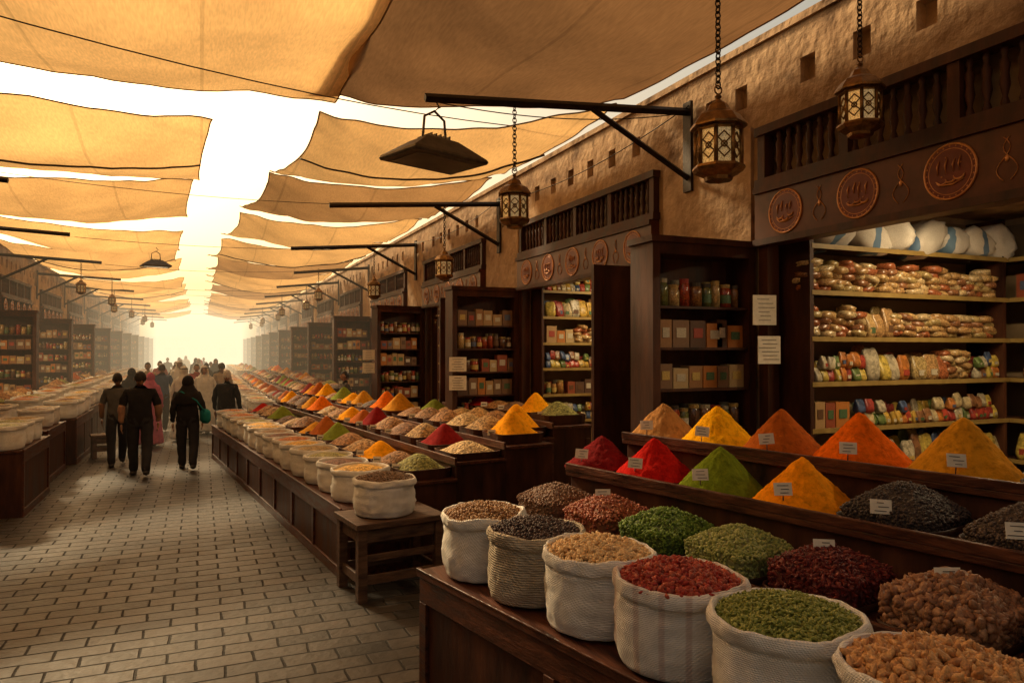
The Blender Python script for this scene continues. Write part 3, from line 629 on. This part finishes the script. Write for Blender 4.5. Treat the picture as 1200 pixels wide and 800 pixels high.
def tray_pile(hs,h,peak,N,size,tmpl,shape,cols,rough=.55):
    mb=MB();n=48
    def sq(a): return (abs(math.cos(a))**5+abs(math.sin(a))**5)**(-.2)
    fn=lambda a,z:sq(a)
    mb.lathe([(hs*.93,0),(hs*.975,h*.9),(hs*.8,h+peak*.3),(hs*.5,h+peak*.68),(hs*.2,h+peak*.92),(.001,h+peak*.96)],n,1,fn=fn)
    Nt=int(N*.72);Ns=N-Nt
    a=rng.random(Nt)*2*math.pi;sa=np.array([sq(t) for t in a]);k=np.sqrt(rng.random(Nt))
    r=hs*k*sa;z=h+peak*(1-k**1.5)+rng.normal(0,size*.3,Nt)
    c1=np.stack([r*np.cos(a),r*np.sin(a),z],1)
    a=rng.random(Ns)*2*math.pi;sa=np.array([sq(t) for t in a]);zz=rng.random(Ns)*h;r=hs*(.93+.045*zz/h)*sa
    c2=np.stack([r*np.cos(a),r*np.sin(a),zz],1);c=np.concatenate([c1,c2]);NN=len(c)
    mb.inst(tmpl,c,randrot(NN),size*np.array(shape)[None,:]*rng.uniform(.7,1.2,(NN,1)),0)
    mb.lathe([(hs*1.03,-.001),(hs*1.06,.028),(hs*1.085,.028),(hs*1.06,-.001)],n,2,fn=fn)
    im=island('pile',cols,rough,jit=.2);bm=mat('pile_under',[tuple(c*.35 for c in cols[0]),tuple(c*.5 for c in cols[-1])],scale=60)
    return mb.mesh('pile',[im,bm,wood])
def card(x,y,z,yaw,s=1.0,parent=None):
    a=MB();tl=-.25
    a.obox((0,0,.045*s),(.08*s,.003,.058*s),(tl,0,0),0)
    for q in range(3):
        dz=.016*(q-1)*s
        a.obox((R.uniform(-.01,.01)*s,-.0026+dz*math.sin(-tl)*.98,.045*s+dz),(R.uniform(.025,.055)*s,.0016,.0028*s),(tl,0,R.uniform(-.05,.05)),1)
    a.tube([(0,.002,.02*s),(0,.006,-.05*s)],.003,5,2)
    a.build('price_tag',[cardm,ink,wood],parent,(x,y,z),(0,R.uniform(-.1,.1),yaw))
row1=[(.14,[(.22,.10,.05),(.14,.06,.03),(.3,.16,.08)],.009,ICO1,(1,.7,.6),2200),
 (-.29,[(.38,.09,.035),(.24,.045,.02),(.44,.16,.06)],.012,ICO2,(1,.6,.5),1900),
 (-.71,[(.12,.21,.02),(.20,.30,.035),(.07,.12,.012)],.015,ICO1,(1,.5,.18),2400),
 (-1.13,[(.30,.33,.09),(.22,.25,.05),(.42,.42,.15)],.011,ICO2,(1,.62,.55),2300),
 (-1.56,[(.15,.013,.010),(.08,.008,.007),(.22,.025,.015)],.014,CH,(1,.6,.3),2200),
 (-2.02,[(.32,.15,.07),(.2,.08,.035),(.42,.22,.11)],.022,CH,(1,.65,.5),1100),
 (-2.46,[(.24,.14,.08),(.32,.19,.11),(.14,.08,.05)],.012,ICO1,(1,.7,.6),1600)]
for i,(ly,cols,size,tm,shp,N) in enumerate(row1):
    x,y=W(.585,ly);place('dried_spice_tray',tray_pile(.187,.10,.085,N,size,tm,shp,cols),None,(x,y,1.135),ROT+R.uniform(-.05,.05))
    x,y=W(.365,ly+.03)
    if i in(1,4,5): card(x+.2,y+.02,1.28,R.uniform(-.9,-.5))
def cone_mesh(c,Rr=.235,H=.22,seed=0,n=96,m=34,mt=None):
    mb=MB();v=[];f=[]
    for k in range(m+1):
        t=k/m
        for i in range(n):
            a=2*math.pi*i/n
            r=Rr*t*(1+.05*noise.noise(Vector((math.cos(a)*1.5+seed*5,math.sin(a)*1.5,t)))*t)
            z=H*(1-math.sqrt(t*t+.018))/(1-math.sqrt(.018))
            z=max(0,z)*(1-.05*math.sin(math.pi*t))
            z+=.016*noise.noise(Vector((r*math.cos(a)*10,r*math.sin(a)*10,seed*3)))*min(1,t*3)+.007*noise.noise(Vector((r*math.cos(a)*40,r*math.sin(a)*40,seed)))+.0035*noise.noise(Vector((r*math.cos(a)*110,r*math.sin(a)*110,seed)))
            z-=.016*abs(noise.noise(Vector((math.cos(a)*4,math.sin(a)*4,seed*9))))*t
            v.append((r*math.cos(a),r*math.sin(a),z))
    for k in range(m):
        for i in range(n): j=(i+1)%n;f.append((k*n+i,(k+1)*n+i,(k+1)*n+j,k*n+j))
    mb.add(v,f,0,True)
    return mb.mesh('powder_cone',[mt or powder('powder',c)])
Z2=1.365;Z3=1.525
r2=[(.25,(.16,.008,.009)),(-.205,(.46,.010,.006)),(-.675,(.15,.20,.012)),(-1.155,(.88,.30,.004))]
for i,(ly,c) in enumerate(r2):
    x,y=W(1.045,ly);place('spice_powder_cone',cone_mesh(c,.238,.222 if i else .19,i),None,(x,y,Z2),0)
    x,y=W(.86,ly-.02);card(x,y,Z2+.05,-.6+R.uniform(-.15,.15))
for i,(ly,cols) in enumerate([(-1.63,[(.06,.04,.035),(.035,.022,.02),(.1,.07,.05)]),(-2.12,[(.09,.055,.04),(.05,.03,.022),(.14,.09,.06)]),(-2.6,[(.2,.14,.08),(.12,.08,.05)])]):
    x,y=W(1.045,ly);place('dried_spice_tray',tray_pile(.205,.05,.12,3000,.0095,ICO1,(1,.75,.6),cols),None,(x,y,Z2+.002),ROT)
    x,y=W(.85,ly);card(x,y,Z2+.05,-.7)
r3=[(.20,(.36,.17,.055)),(-.245,(.90,.42,.004)),(-.695,(.42,.10,.012)),(-1.155,(.82,.15,.004)),(-1.65,(.62,.27,.015))]
for i,(ly,c) in enumerate(r3):
    x,y=W(1.565,ly);place('spice_powder_cone',cone_mesh(c,.234+.012*(i>2),.215+.012*i,20+i),None,(x,y,Z3),0)
    x,y=W(1.34,ly-.06);card(x,y,Z3+.045,-.65+R.uniform(-.15,.15),1.0)
x,y=W(1.565,-2.15);place('dried_spice_tray',tray_pile(.21,.05,.13,2600,.012,ICO1,(1,.7,.6),[(.4,.27,.14),(.52,.38,.2),(.25,.15,.08)]),None,(x,y,Z3+.002),ROT)
def low_table(x,y,w,d,h,rot,name='wooden_table',slats=True):
    a=MB();hw,hd=w/2,d/2
    a.box(-hw,hw,-hd,hd,h-.05,h,0)
    for sx in(-1,1):
        for sy in(-1,1): cx,cy=sx*(hw-.06),sy*(hd-.06);a.box(cx-.04,cx+.04,cy-.04,cy+.04,0,h-.0505,0)
    for sy in(-1,1):
        a.box(-hw+.1,hw-.1,sy*(hd-.06)-.015,sy*(hd-.06)+.015,h-.17,h-.06,0)
        a.box(-hw+.1,hw-.1,sy*(hd-.06)-.015,sy*(hd-.06)+.015,.14,.22,0)
        if slats:a.box(-hw+.1,hw-.1,sy*(hd-.06)-.014,sy*(hd-.06)+.014,.33,.39,0)
    for sx in(-1,1): a.box(sx*(hw-.06)-.015,sx*(hw-.06)+.015,-hd+.1,hd-.1,.14,.22,0);a.box(sx*(hw-.06)-.015,sx*(hw-.06)+.015,-hd+.1,hd-.1,h-.17,h-.06,0)
    a.build(name,[worn],None,(x,y,0),rot,bevel=.006)
low_table(1.55,6.35,.82,.62,.66,math.radians(8),'wooden_bench')
cols12=[(.40,.018,.01),(.85,.34,.006),(.78,.16,.006),(.38,.18,.06),(.5,.28,.10),(.2,.24,.03),(.22,.012,.012),(.60,.26,.02),(.55,.36,.16),(.18,.09,.045),(.42,.11,.02),(.28,.27,.07)]
def heap_lib(c,kind,seed):
    mt=powder('powder',c) if kind==0 else seedmat('grain',c)
    H=.19 if kind==0 else .12
    mb=MB();n=32
    ts=[.001,.06,.12,.2,.3,.4,.5,.6,.7,.8,.9,1]
    pr=[(.26*t,H*(1-(math.sqrt(t*t+.02)-.141)/.869 if kind==0 else 1-t**1.6)+.05) for t in ts]
    sq=lambda a:(abs(math.cos(a))**6+abs(math.sin(a))**6)**(-1/6)
    def fn(a,z): t=min(1,max(0,1-(z-.05)/H));return (1+(sq(a)-1)*t**3)*(1+.10*noise.noise(Vector((math.cos(a)*2+seed,math.sin(a)*2,z*12))))
    mb.lathe(pr[::-1],n,0,fn=fn)
    mb.lathe([(.255,0),(.272,.075),(.285,.075),(.272,-.0)],n,1,fn=lambda a,z:sq(a),sm=False)
    return mb.mesh('heap',[mt,wood])
HEAPS=[heap_lib(c,(0 if i in(0,1,2,6,7,5,10) else 1),i) for i,c in enumerate(cols12)]+[heap_lib(c,1,30+i) for i,c in enumerate([(.5,.3,.13),(.28,.13,.06),(.12,.07,.045),(.42,.2,.07),(.35,.18,.08),(.45,.26,.09)])]
MUTED=[HEAPS[i] for i in(3,4,8,9,11,12,13,14,15,16,17,7,10)]
NEARH=HEAPS+[HEAPS[7],HEAPS[3],HEAPS[1],HEAPS[2],HEAPS[10]]
FARH=HEAPS+MUTED+[HEAPS[7],HEAPS[10]]
def small_sack(c,seed,cl):
    me=sack_mesh(seed,.27,.32,n=40,cloth=cl);mb=MB();dome_disc(mb,.262,.285,.055,0,28,8);mm=mb.mesh('c',[seedmat('grain',c)]);return me,mm
SACKS=[small_sack(c,50+i,sackA) for i,c in enumerate([(.28,.16,.07),(.5,.34,.15),(.75,.42,.08),(.4,.26,.10),(.2,.09,.05),(.55,.18,.04),(.35,.3,.10)])]
def put_sack(e,x,y,z,i,s=1):
    me,mm=SACKS[i%len(SACKS)];o=place('sack_cloth',me,e,(x,y,z),R.uniform(0,6));o.scale=(s,s,s);o2=place('sack_contents',mm,e,(x,y,z));o2.scale=(s,s,s)
e=empty('spice_sack',(1.5,6.35,.662));place('sack_cloth',sack_mesh(77,.27,.32,cloth=sackA),e)
place('contents',pile_in_sack(.26,.295,.05,2400,.012,ICO1,(1,.7,.55),[(.16,.09,.05),(.26,.15,.08),(.1,.06,.035)]),e)
def filled_stall(loc,rot,y0,y1,tiers,sacks=1,step=.57,lib=NEARH):
    e=stall('spice_stall',loc,rot,tiers,y0,y1)
    for r,(x0,x1,z) in enumerate(tiers):
        y=y0+.3+R.uniform(0,.1)
        while y<y1-.22:
            xc=(x0+x1)/2
            if r<sacks: put_sack(e,x0+.27+R.uniform(-.02,.02),y,z,R.randrange(7),R.uniform(.9,1.0));y+=.545
            else:
                h=place('spice_heap',R.choice(lib),e,(xc,y,z+.001),R.uniform(-.05,.05)+R.choice([0,math.pi/2,math.pi]));s=R.uniform(.9,1.03);h.scale=(s,s,R.uniform(.85,1.5))
                if R.random()<.6: place('price_tag',CARD,e,(x0+.03,y,z+.05),-rot-.5)
                y+=step
    return e
a=MB();a.obox((0,0,.06),(.085,.004,.06),(-.25,0,0),0);a.obox((0,-.004,.06),(.06,.002,.01),(-.25,0,0),1);a.tube([(0,.002,.03),(0,.008,-.05)],.003,5,1);CARD=a.mesh('price_tag',[cardm,ink])
filled_stall((1.2,6.75,0),math.radians(6.5),0,8.6,[(0,.62,.64),(.62,1.16,.82),(1.16,1.72,.98),(1.72,2.3,1.1)])
filled_stall((3.05,7.3,0),math.radians(2),0,3.6,[(0,.6,1.12),(.6,1.1,1.24)],0)
filled_stall((1.05,17.2,0),math.radians(1),0,9,[(0,.6,.64),(.6,1.15,.82),(1.15,1.7,.98),(1.7,2.3,1.12)],1,lib=FARH)
filled_stall((1.0,27,0),math.radians(0),0,9,[(0,.6,.64),(.6,1.15,.82),(1.15,1.7,.98),(1.7,2.3,1.12)],1,lib=FARH)
filled_stall((1.0,37,0),math.radians(0),0,16,[(0,.6,.64),(.6,1.15,.82),(1.15,1.7,.98)],2,lib=FARH)
for (yy,L,x) in((12.5,1.7,-2.05),(14.9,1.6,-2.2),(17.6,2.2,-2.1),(20.6,2.6,-2.2),(24.2,3,-2.1),(28.5,4,-2.2),(34,6,-2.2),(41,8,-2.2)):
    filled_stall((x,yy,0),math.pi,-0,L,[(0,.62,.84),(.62,1.18,.90),(1.18,1.7,1.06)],2,lib=MUTED)
low_table(-2.75,9.6,.5,.5,.5,.1,'wooden_stool',False);low_table(-1.75,16.2,.42,.42,.46,.2,'wooden_stool',False)
for (x,y,z,wd,h) in((4.16,4.55,2.42,.2,.24),(4.16,4.5,2.1,.19,.22)):
    mb=MB();mb.obox((0,0,0),(wd,.012,h),(0,0,0),0)
    for q in range(6): mb.obox((R.uniform(-.02,.02),-.008,h*.36-q*h*.14),(wd*R.uniform(.4,.8),.002,.004),(0,0,0),1)
    mb.build('price_board',[cardm,ink],None,(x,y,z),-.25)
for k,(x,y,z) in enumerate([(3.3,9.6,1.9),(3.1,14.5,2.0)]):
    mb=MB();mb.obox((0,0,0),(.24,.012,.2),(0,0,0),0);mb.obox((0,0,-.26),(.24,.012,.2),(0,0,0),0)
    for q in range(5): mb.obox((0,-.008,.07-q*.035),(R.uniform(.1,.18),.002,.006),(0,0,0),1);mb.obox((0,-.008,-.19-q*.035),(R.uniform(.1,.18),.002,.006),(0,0,0),1)
    mb.build('price_board',[cardm,ink],None,(x,y,z),-.3)
# ------------------------------------------------------------------ people
def cm(n,c): return mat(n,[tuple(x*.7 for x in c),c],scale=9,rough=.9,bump=.4,bscale=8,bd=.03,spec=.15,coord='obj')
skin=mat('skin',[(.30,.15,.09),(.38,.21,.13)],scale=10,rough=.55,bump=.05);hair=mat('hair',[(.012,.009,.007),(.03,.02,.015)],scale=60,rough=.6)
eyem=mat('eye',[(.02,.015,.01),(.03,.02,.015)],bump=0,rough=.2);shoe=mat('shoe',[(.02,.018,.016),(.06,.05,.045)],rough=.5)
black=cm('black_cloth',(.026,.023,.023));grey=cm('grey_cloth',(.12,.11,.10));dgrey=cm('dark_trousers',(.045,.042,.045));white=cm('white_cloth',(.62,.57,.5));pink=cm('pink_cloth',(.5,.12,.2));blue=cm('blue_cloth',(.06,.09,.16));tanc=cm('tan_cloth',(.35,.25,.16));teal=cm('teal_leather',(.02,.22,.21))
red=cm('red_cloth',(.35,.05,.04))
def body(kind,ph,top,bot,head='hair',female=False):
    s=ph
    sh=.185 if not female else .165
    J={'pel':(0,0,.95),'sp':(0,.0,1.13),'ch':(0,.01,1.31),'nb':(0,0,1.445),'nk':(0,.012,1.54)}
    J.update({'sL':(-sh,0,1.40),'sR':(sh,0,1.40),'eL':(-sh-.075,-.05*s-.02,1.13),'eR':(sh+.075,.05*s-.02,1.13),
     'wL':(-sh-.07,.05-.12*s,.89),'wR':(sh+.07,.05+.12*s,.89),'hL':(-.095,0,.89),'hR':(.095,0,.89),
     'kL':(-.10,.10*s+.03,.50),'kR':(.10,-.07*s+.03,.49),'aL':(-.085,.24*s,.085),'aR':(.085,-.30*s,.085+.07*abs(s)),
     'tL':(-.10,.24*s+.13,.035),'tR':(.10,-.30*s+.12,.03+.01*abs(s))})
    rad={'pel':(.175,.135),'sp':(.168,.135),'ch':(.185,.135),'nb':(.105,.085),'nk':(.058,.06),'sL':(.08,.08),'sR':(.08,.08),'eL':(.058,.058),'eR':(.058,.058),'wL':(.03,.034),'wR':(.03,.034),
      'hL':(.115,.115),'hR':(.115,.115),'kL':(.086,.086),'kR':(.086,.086),'aL':(.07,.07),'aR':(.07,.07),'tL':(.038,.032),'tR':(.038,.032)}
    E=[('pel','sp'),('sp','ch'),('ch','nb'),('nb','nk'),('ch','sL'),('ch','sR'),('sL','eL'),('eL','wL'),('sR','eR'),('eR','wR'),('pel','hL'),('pel','hR'),('hL','kL'),('kL','aL'),('aL','tL'),('hR','kR'),('kR','aR'),('aR','tR')]
    ks=list(J);me=bpy.data.meshes.new('sk');me.from_pydata([J[k] for k in ks],[(ks.index(a),ks.index(b)) for a,b in E],[])
    o=bpy.data.objects.new('sk',me);COL.objects.link(o);o.modifiers.new('s','SKIN');ss=o.modifiers.new('u','SUBSURF');ss.levels=2;ss.render_levels=2
    sv=me.skin_vertices[0].data
    for i,k in enumerate(ks): sv[i].radius=rad[k];sv[i].use_root=(k=='pel')
    dg=bpy.context.evaluated_depsgraph_get();bm=bpy.data.meshes.new_from_object(o.evaluated_get(dg));bpy.data.objects.remove(o)
    for mt in(top,bot,skin,shoe): bm.materials.append(mt)
    for vv in bm.vertices:
        c=vv.co
        if c.z<1.42:
            d=noise.noise(Vector((c.x*9+s,c.y*9,c.z*14)))*.014;vv.co=c+Vector((c.x,c.y,0)).normalized()*d if abs(c.x)<.18 else c+Vector((d,d,0))
    for p in bm.polygons:
        c=Vector(p.center);best=9;bi=0
        for (a,b) in E:
            A_,B_=Vector(J[a]),Vector(J[b]);d=B_-A_;t=max(0,min(1,(c-A_).dot(d)/d.dot(d)));q=(c-(A_+d*t)).length-rad[a][0]*(1-t)-rad[b][0]*t
            if q<best:
                best=q
                if a in('nb',): bi=2 if t>.35 else 0
                elif a in('sL','sR'): bi=0 if (t<.8 or kind!='man') else 2
                elif a in('eL','eR'): bi=2 if kind=='man' else 0
                elif a in('hL','hR','kL','kR'): bi=1
                elif a in('aL','aR'): bi=3
                elif b in('hL','hR'): bi=1
                else: bi=0
        if bi==0 and c.z<.90 and abs(c.x)<.2: bi=1
        p.material_index=bi;p.use_smooth=True
    h=MB();v=ICO3[0].copy();z=v[:,2];yv=v[:,1];x=v[:,0]
    nv=np.stack([x*.078*(1-.25*np.clip(-z,0,1)),yv*.096*(1-.1*np.clip(-z,0,1))+.012*np.clip(-z,0,1)*(yv>0),z*.118],1)
    nose=(np.abs(x)<.22)&(yv>.8)&(z<.08)&(z>-.4);nv[nose,1]+=.016
    HC=np.array([0,.022,1.635]);h.add(nv+HC,ICO3[1],0,True)
    I=yawrot(np.zeros(1))
    for sx in(-1,1):
        h.inst(ICO1,[HC+np.array([sx*.03,.087,.005])],I,[(.011,.007,.007)],2);h.inst(ICO1,[HC+np.array([sx*.080,-.005,-.005])],I,[(.01,.02,.032)],0)
        h.inst(ICO1,[HC+np.array([sx*.03,.092,.026])],I,[(.018,.005,.004)],1)
    h.inst(ICO1,[HC+np.array([0,.092,-.062])],I,[(.022,.006,.006)],3)
    if head in('hair','cap'):
        vv=ICO3[0];f=ICO3[1];cz=vv[f].mean(1);keep=(cz[:,2]>.42)|((cz[:,1]<.25)&(cz[:,2]>-.35)&(cz[:,1]<.1));h.add(vv*np.array([.086,.105,.127])+HC+np.array([0,-.004,.003]),f[keep],1 if head=='hair' else 4,True)
    if head=='hijab' or head=='ghutra':
        vv=ICO3[0];f=ICO3[1];cz=vv[f].mean(1);keep=~((cz[:,1]>.62)&(cz[:,2]<.5)&(cz[:,2]>-.75));h.add(vv*np.array([.098,.115,.135])+HC,f[keep],4,True)
        h.lathe([(.06,1.62),(.095,1.58),(.115,1.53),(.16,1.47),(.215,1.42),(.235,1.34),(.225,1.24)],20,4,(0,-.01,0),ex=1,ey=.7,fn=lambda a,z:1+.04*math.sin(a*7+z*9))
        if head=='ghutra': h.torus((0,.01,1.70),.09,.009,20,6,1,None,1.15)
    for sd in('L','R'):
        sx=-1 if sd=='L' else 1;w_=Vector(J['w'+sd])
        h.inst(ICO2,[w_+Vector((0,.012,-.06))],I,[(.019,.037,.052)],0)
        for q in range(4):
            b0=w_+Vector((0,.012+(q-1.5)*.017,-.095));ln=[.06,.072,.068,.052][3-q]
            h.tube([b0,b0+Vector((-sx*.006,0,-ln*.5)),b0+Vector((-sx*.02,0,-ln))],[.0088,.0082,.006],6,0)
        b0=w_+Vector((0,.04,-.045));h.tube([b0,b0+Vector((-sx*.008,.022,-.03)),b0+Vector((-sx*.012,.024,-.06))],[.011,.0095,.007],6,0)
        an=Vector(J['a'+sd]);h.inst(PILLOW,[(an.x*1.08,an.y+.07,max(.038,an.z-.048))],I,[(.05,.14,.04)],5)
    if kind in('thobe','abaya'):
        h.lathe([(.09,1.46),(.18,1.42),(.225,1.3),(.21,1.12),(.22,.95),(.24,.7),(.26,.4),(.285,.12),(.275,.07),(.25,.08)],36,6,(0,0,0),ex=1.0,ey=.8,fn=lambda a,z:1+(.05*math.sin(a*9+z*2)+.03*math.sin(a*5+1))*min(1,max(0,(1.2-z))))
    lip=mat('lips',[(.25,.09,.07),(.28,.1,.08)],bump=0)
    return bm,h,lip
def person(name,x,y,head_deg,H,kind,ph,top,bot,head,scarf=None,female=False,bag=False,wide=1.0):
    e=empty(name,(x,y,.004),math.radians(head_deg));s=H/1.755;e.scale=(s*wide,s*wide,s)
    bm,h,lip=body(kind,ph,top,bot,head,female)
    place('body',bm,e);h.build('head_hands_and_clothing',[skin,hair,eyem,lip,scarf or hair,shoe,top],e)
    if bag:
        a=MB();a.inst(PILLOW,[(.28,-.08,1.0)],yawrot(np.array([.3])),[(.07,.17,.14)],0)
        a.tube([(.28,-.19,1.08),(.14,-.17,1.3),(-.1,-.12,1.47),(-.19,.03,1.45),(-.02,.17,1.28),(.2,.16,1.1),(.28,.05,1.08)],.012,6,0);a.build('shoulder_bag',[teal],e)
    return e
person('man_walking',-.92,13.55,3,1.74,'man',.75,black,dgrey,'hair',wide=1.08)
person('woman_walking',-.2,13.95,0,1.64,'woman',.7,black,dgrey,'hijab',black,True,bag=True,wide=1.08)
person('man_walking',-1.38,14.9,5,1.68,'man',-.7,grey,dgrey,'hair')
person('man_standing',.5,16.1,-25,1.68,'woman',.4,black,dgrey,'cap',white)
person('woman_walking',-1.0,17.6,-10,1.6,'abaya',.3,pink,pink,'hijab',pink,True)
person('man_in_white_robe',-.35,18.4,10,1.72,'thobe',.3,white,white,'ghutra',white)
person('man_in_white_robe',.1,19.8,170,1.7,'thobe',.3,white,white,'ghutra',white)
sp=[(-.9,20.5,5,'man',blue,dgrey,'hair',None),(-.1,23,180,'man',red,dgrey,'hair',None),(-1.5,19.4,0,'abaya',black,black,'hijab',black),(.55,21.5,20,'man',tanc,dgrey,'hair',None),(-.6,24.5,190,'thobe',white,white,'ghutra',white),
    (.6,25.5,0,'man',black,dgrey,'hair',None),(-1.4,23.5,170,'man',tanc,grey,'hair',None),(.2,28.5,0,'abaya',black,black,'hijab',black),(-.8,29,0,'thobe',white,white,'ghutra',white),(.4,33,180,'man',blue,dgrey,'hair',None),
    (-1.5,32,0,'man',black,grey,'cap',white),(-.2,37,0,'abaya',black,black,'hijab',black),(2.95,16.2,90,'man',grey,dgrey,'hair',None)]
for (x,y,hd,kd,tp,bt,hh,sc) in sp:
    person('woman_walking' if kd=='abaya' else 'man_in_white_robe' if kd=='thobe' else 'man_walking',x,y,hd,R.uniform(1.6,1.76),kd,R.choice([-.6,.6,.4]),tp,bt,hh,sc,kd=='abaya')
for i in range(10):
    src=R.choice([o for o in COL.objects if o.name.startswith(('man_in','woman_w','man_walk')) and o.parent is None])
    e=empty(src.name.split('.')[0],(R.uniform(-1.8,.8),27+i*3,.004),R.choice([0,3.1]));e.scale=src.scale
    for ch in src.children: place(ch.name.split('.')[0],ch.data,e)
# ------------------------------------------------------------------ far-street haze boxes; their own emission imitates sunlight scattered in dust
def haze(name,y0,y1,z1,em_s,dens,col):
    m,nt,b=newmat(name);nt.nodes.remove(b);o=nt.nodes['Material Output']
    em=nt.nodes.new('ShaderNodeEmission');em.inputs[0].default_value=(*col,1);em.inputs[1].default_value=em_s
    ab=nt.nodes.new('ShaderNodeVolumeAbsorption');ab.inputs[0].default_value=(0,0,0,1);ab.inputs[1].default_value=dens
    ad=nt.nodes.new('ShaderNodeAddShader');nt.links.new(em.outputs[0],ad.inputs[0]);nt.links.new(ab.outputs[0],ad.inputs[1]);nt.links.new(ad.outputs[0],o.inputs['Volume'])
    a=MB();a.box(-4.4,4.2,y0,y1,.05,z1);a.build('glow_haze',[m])
haze('haze_glow_near',15,30,6.2,.0065,.004,(1,.68,.34))
haze('haze_glow_mid',30.02,50,6.2,.018,.012,(1,.76,.44))
haze('haze_glow_far',50.02,88,6.2,.045,.025,(1,.84,.56))
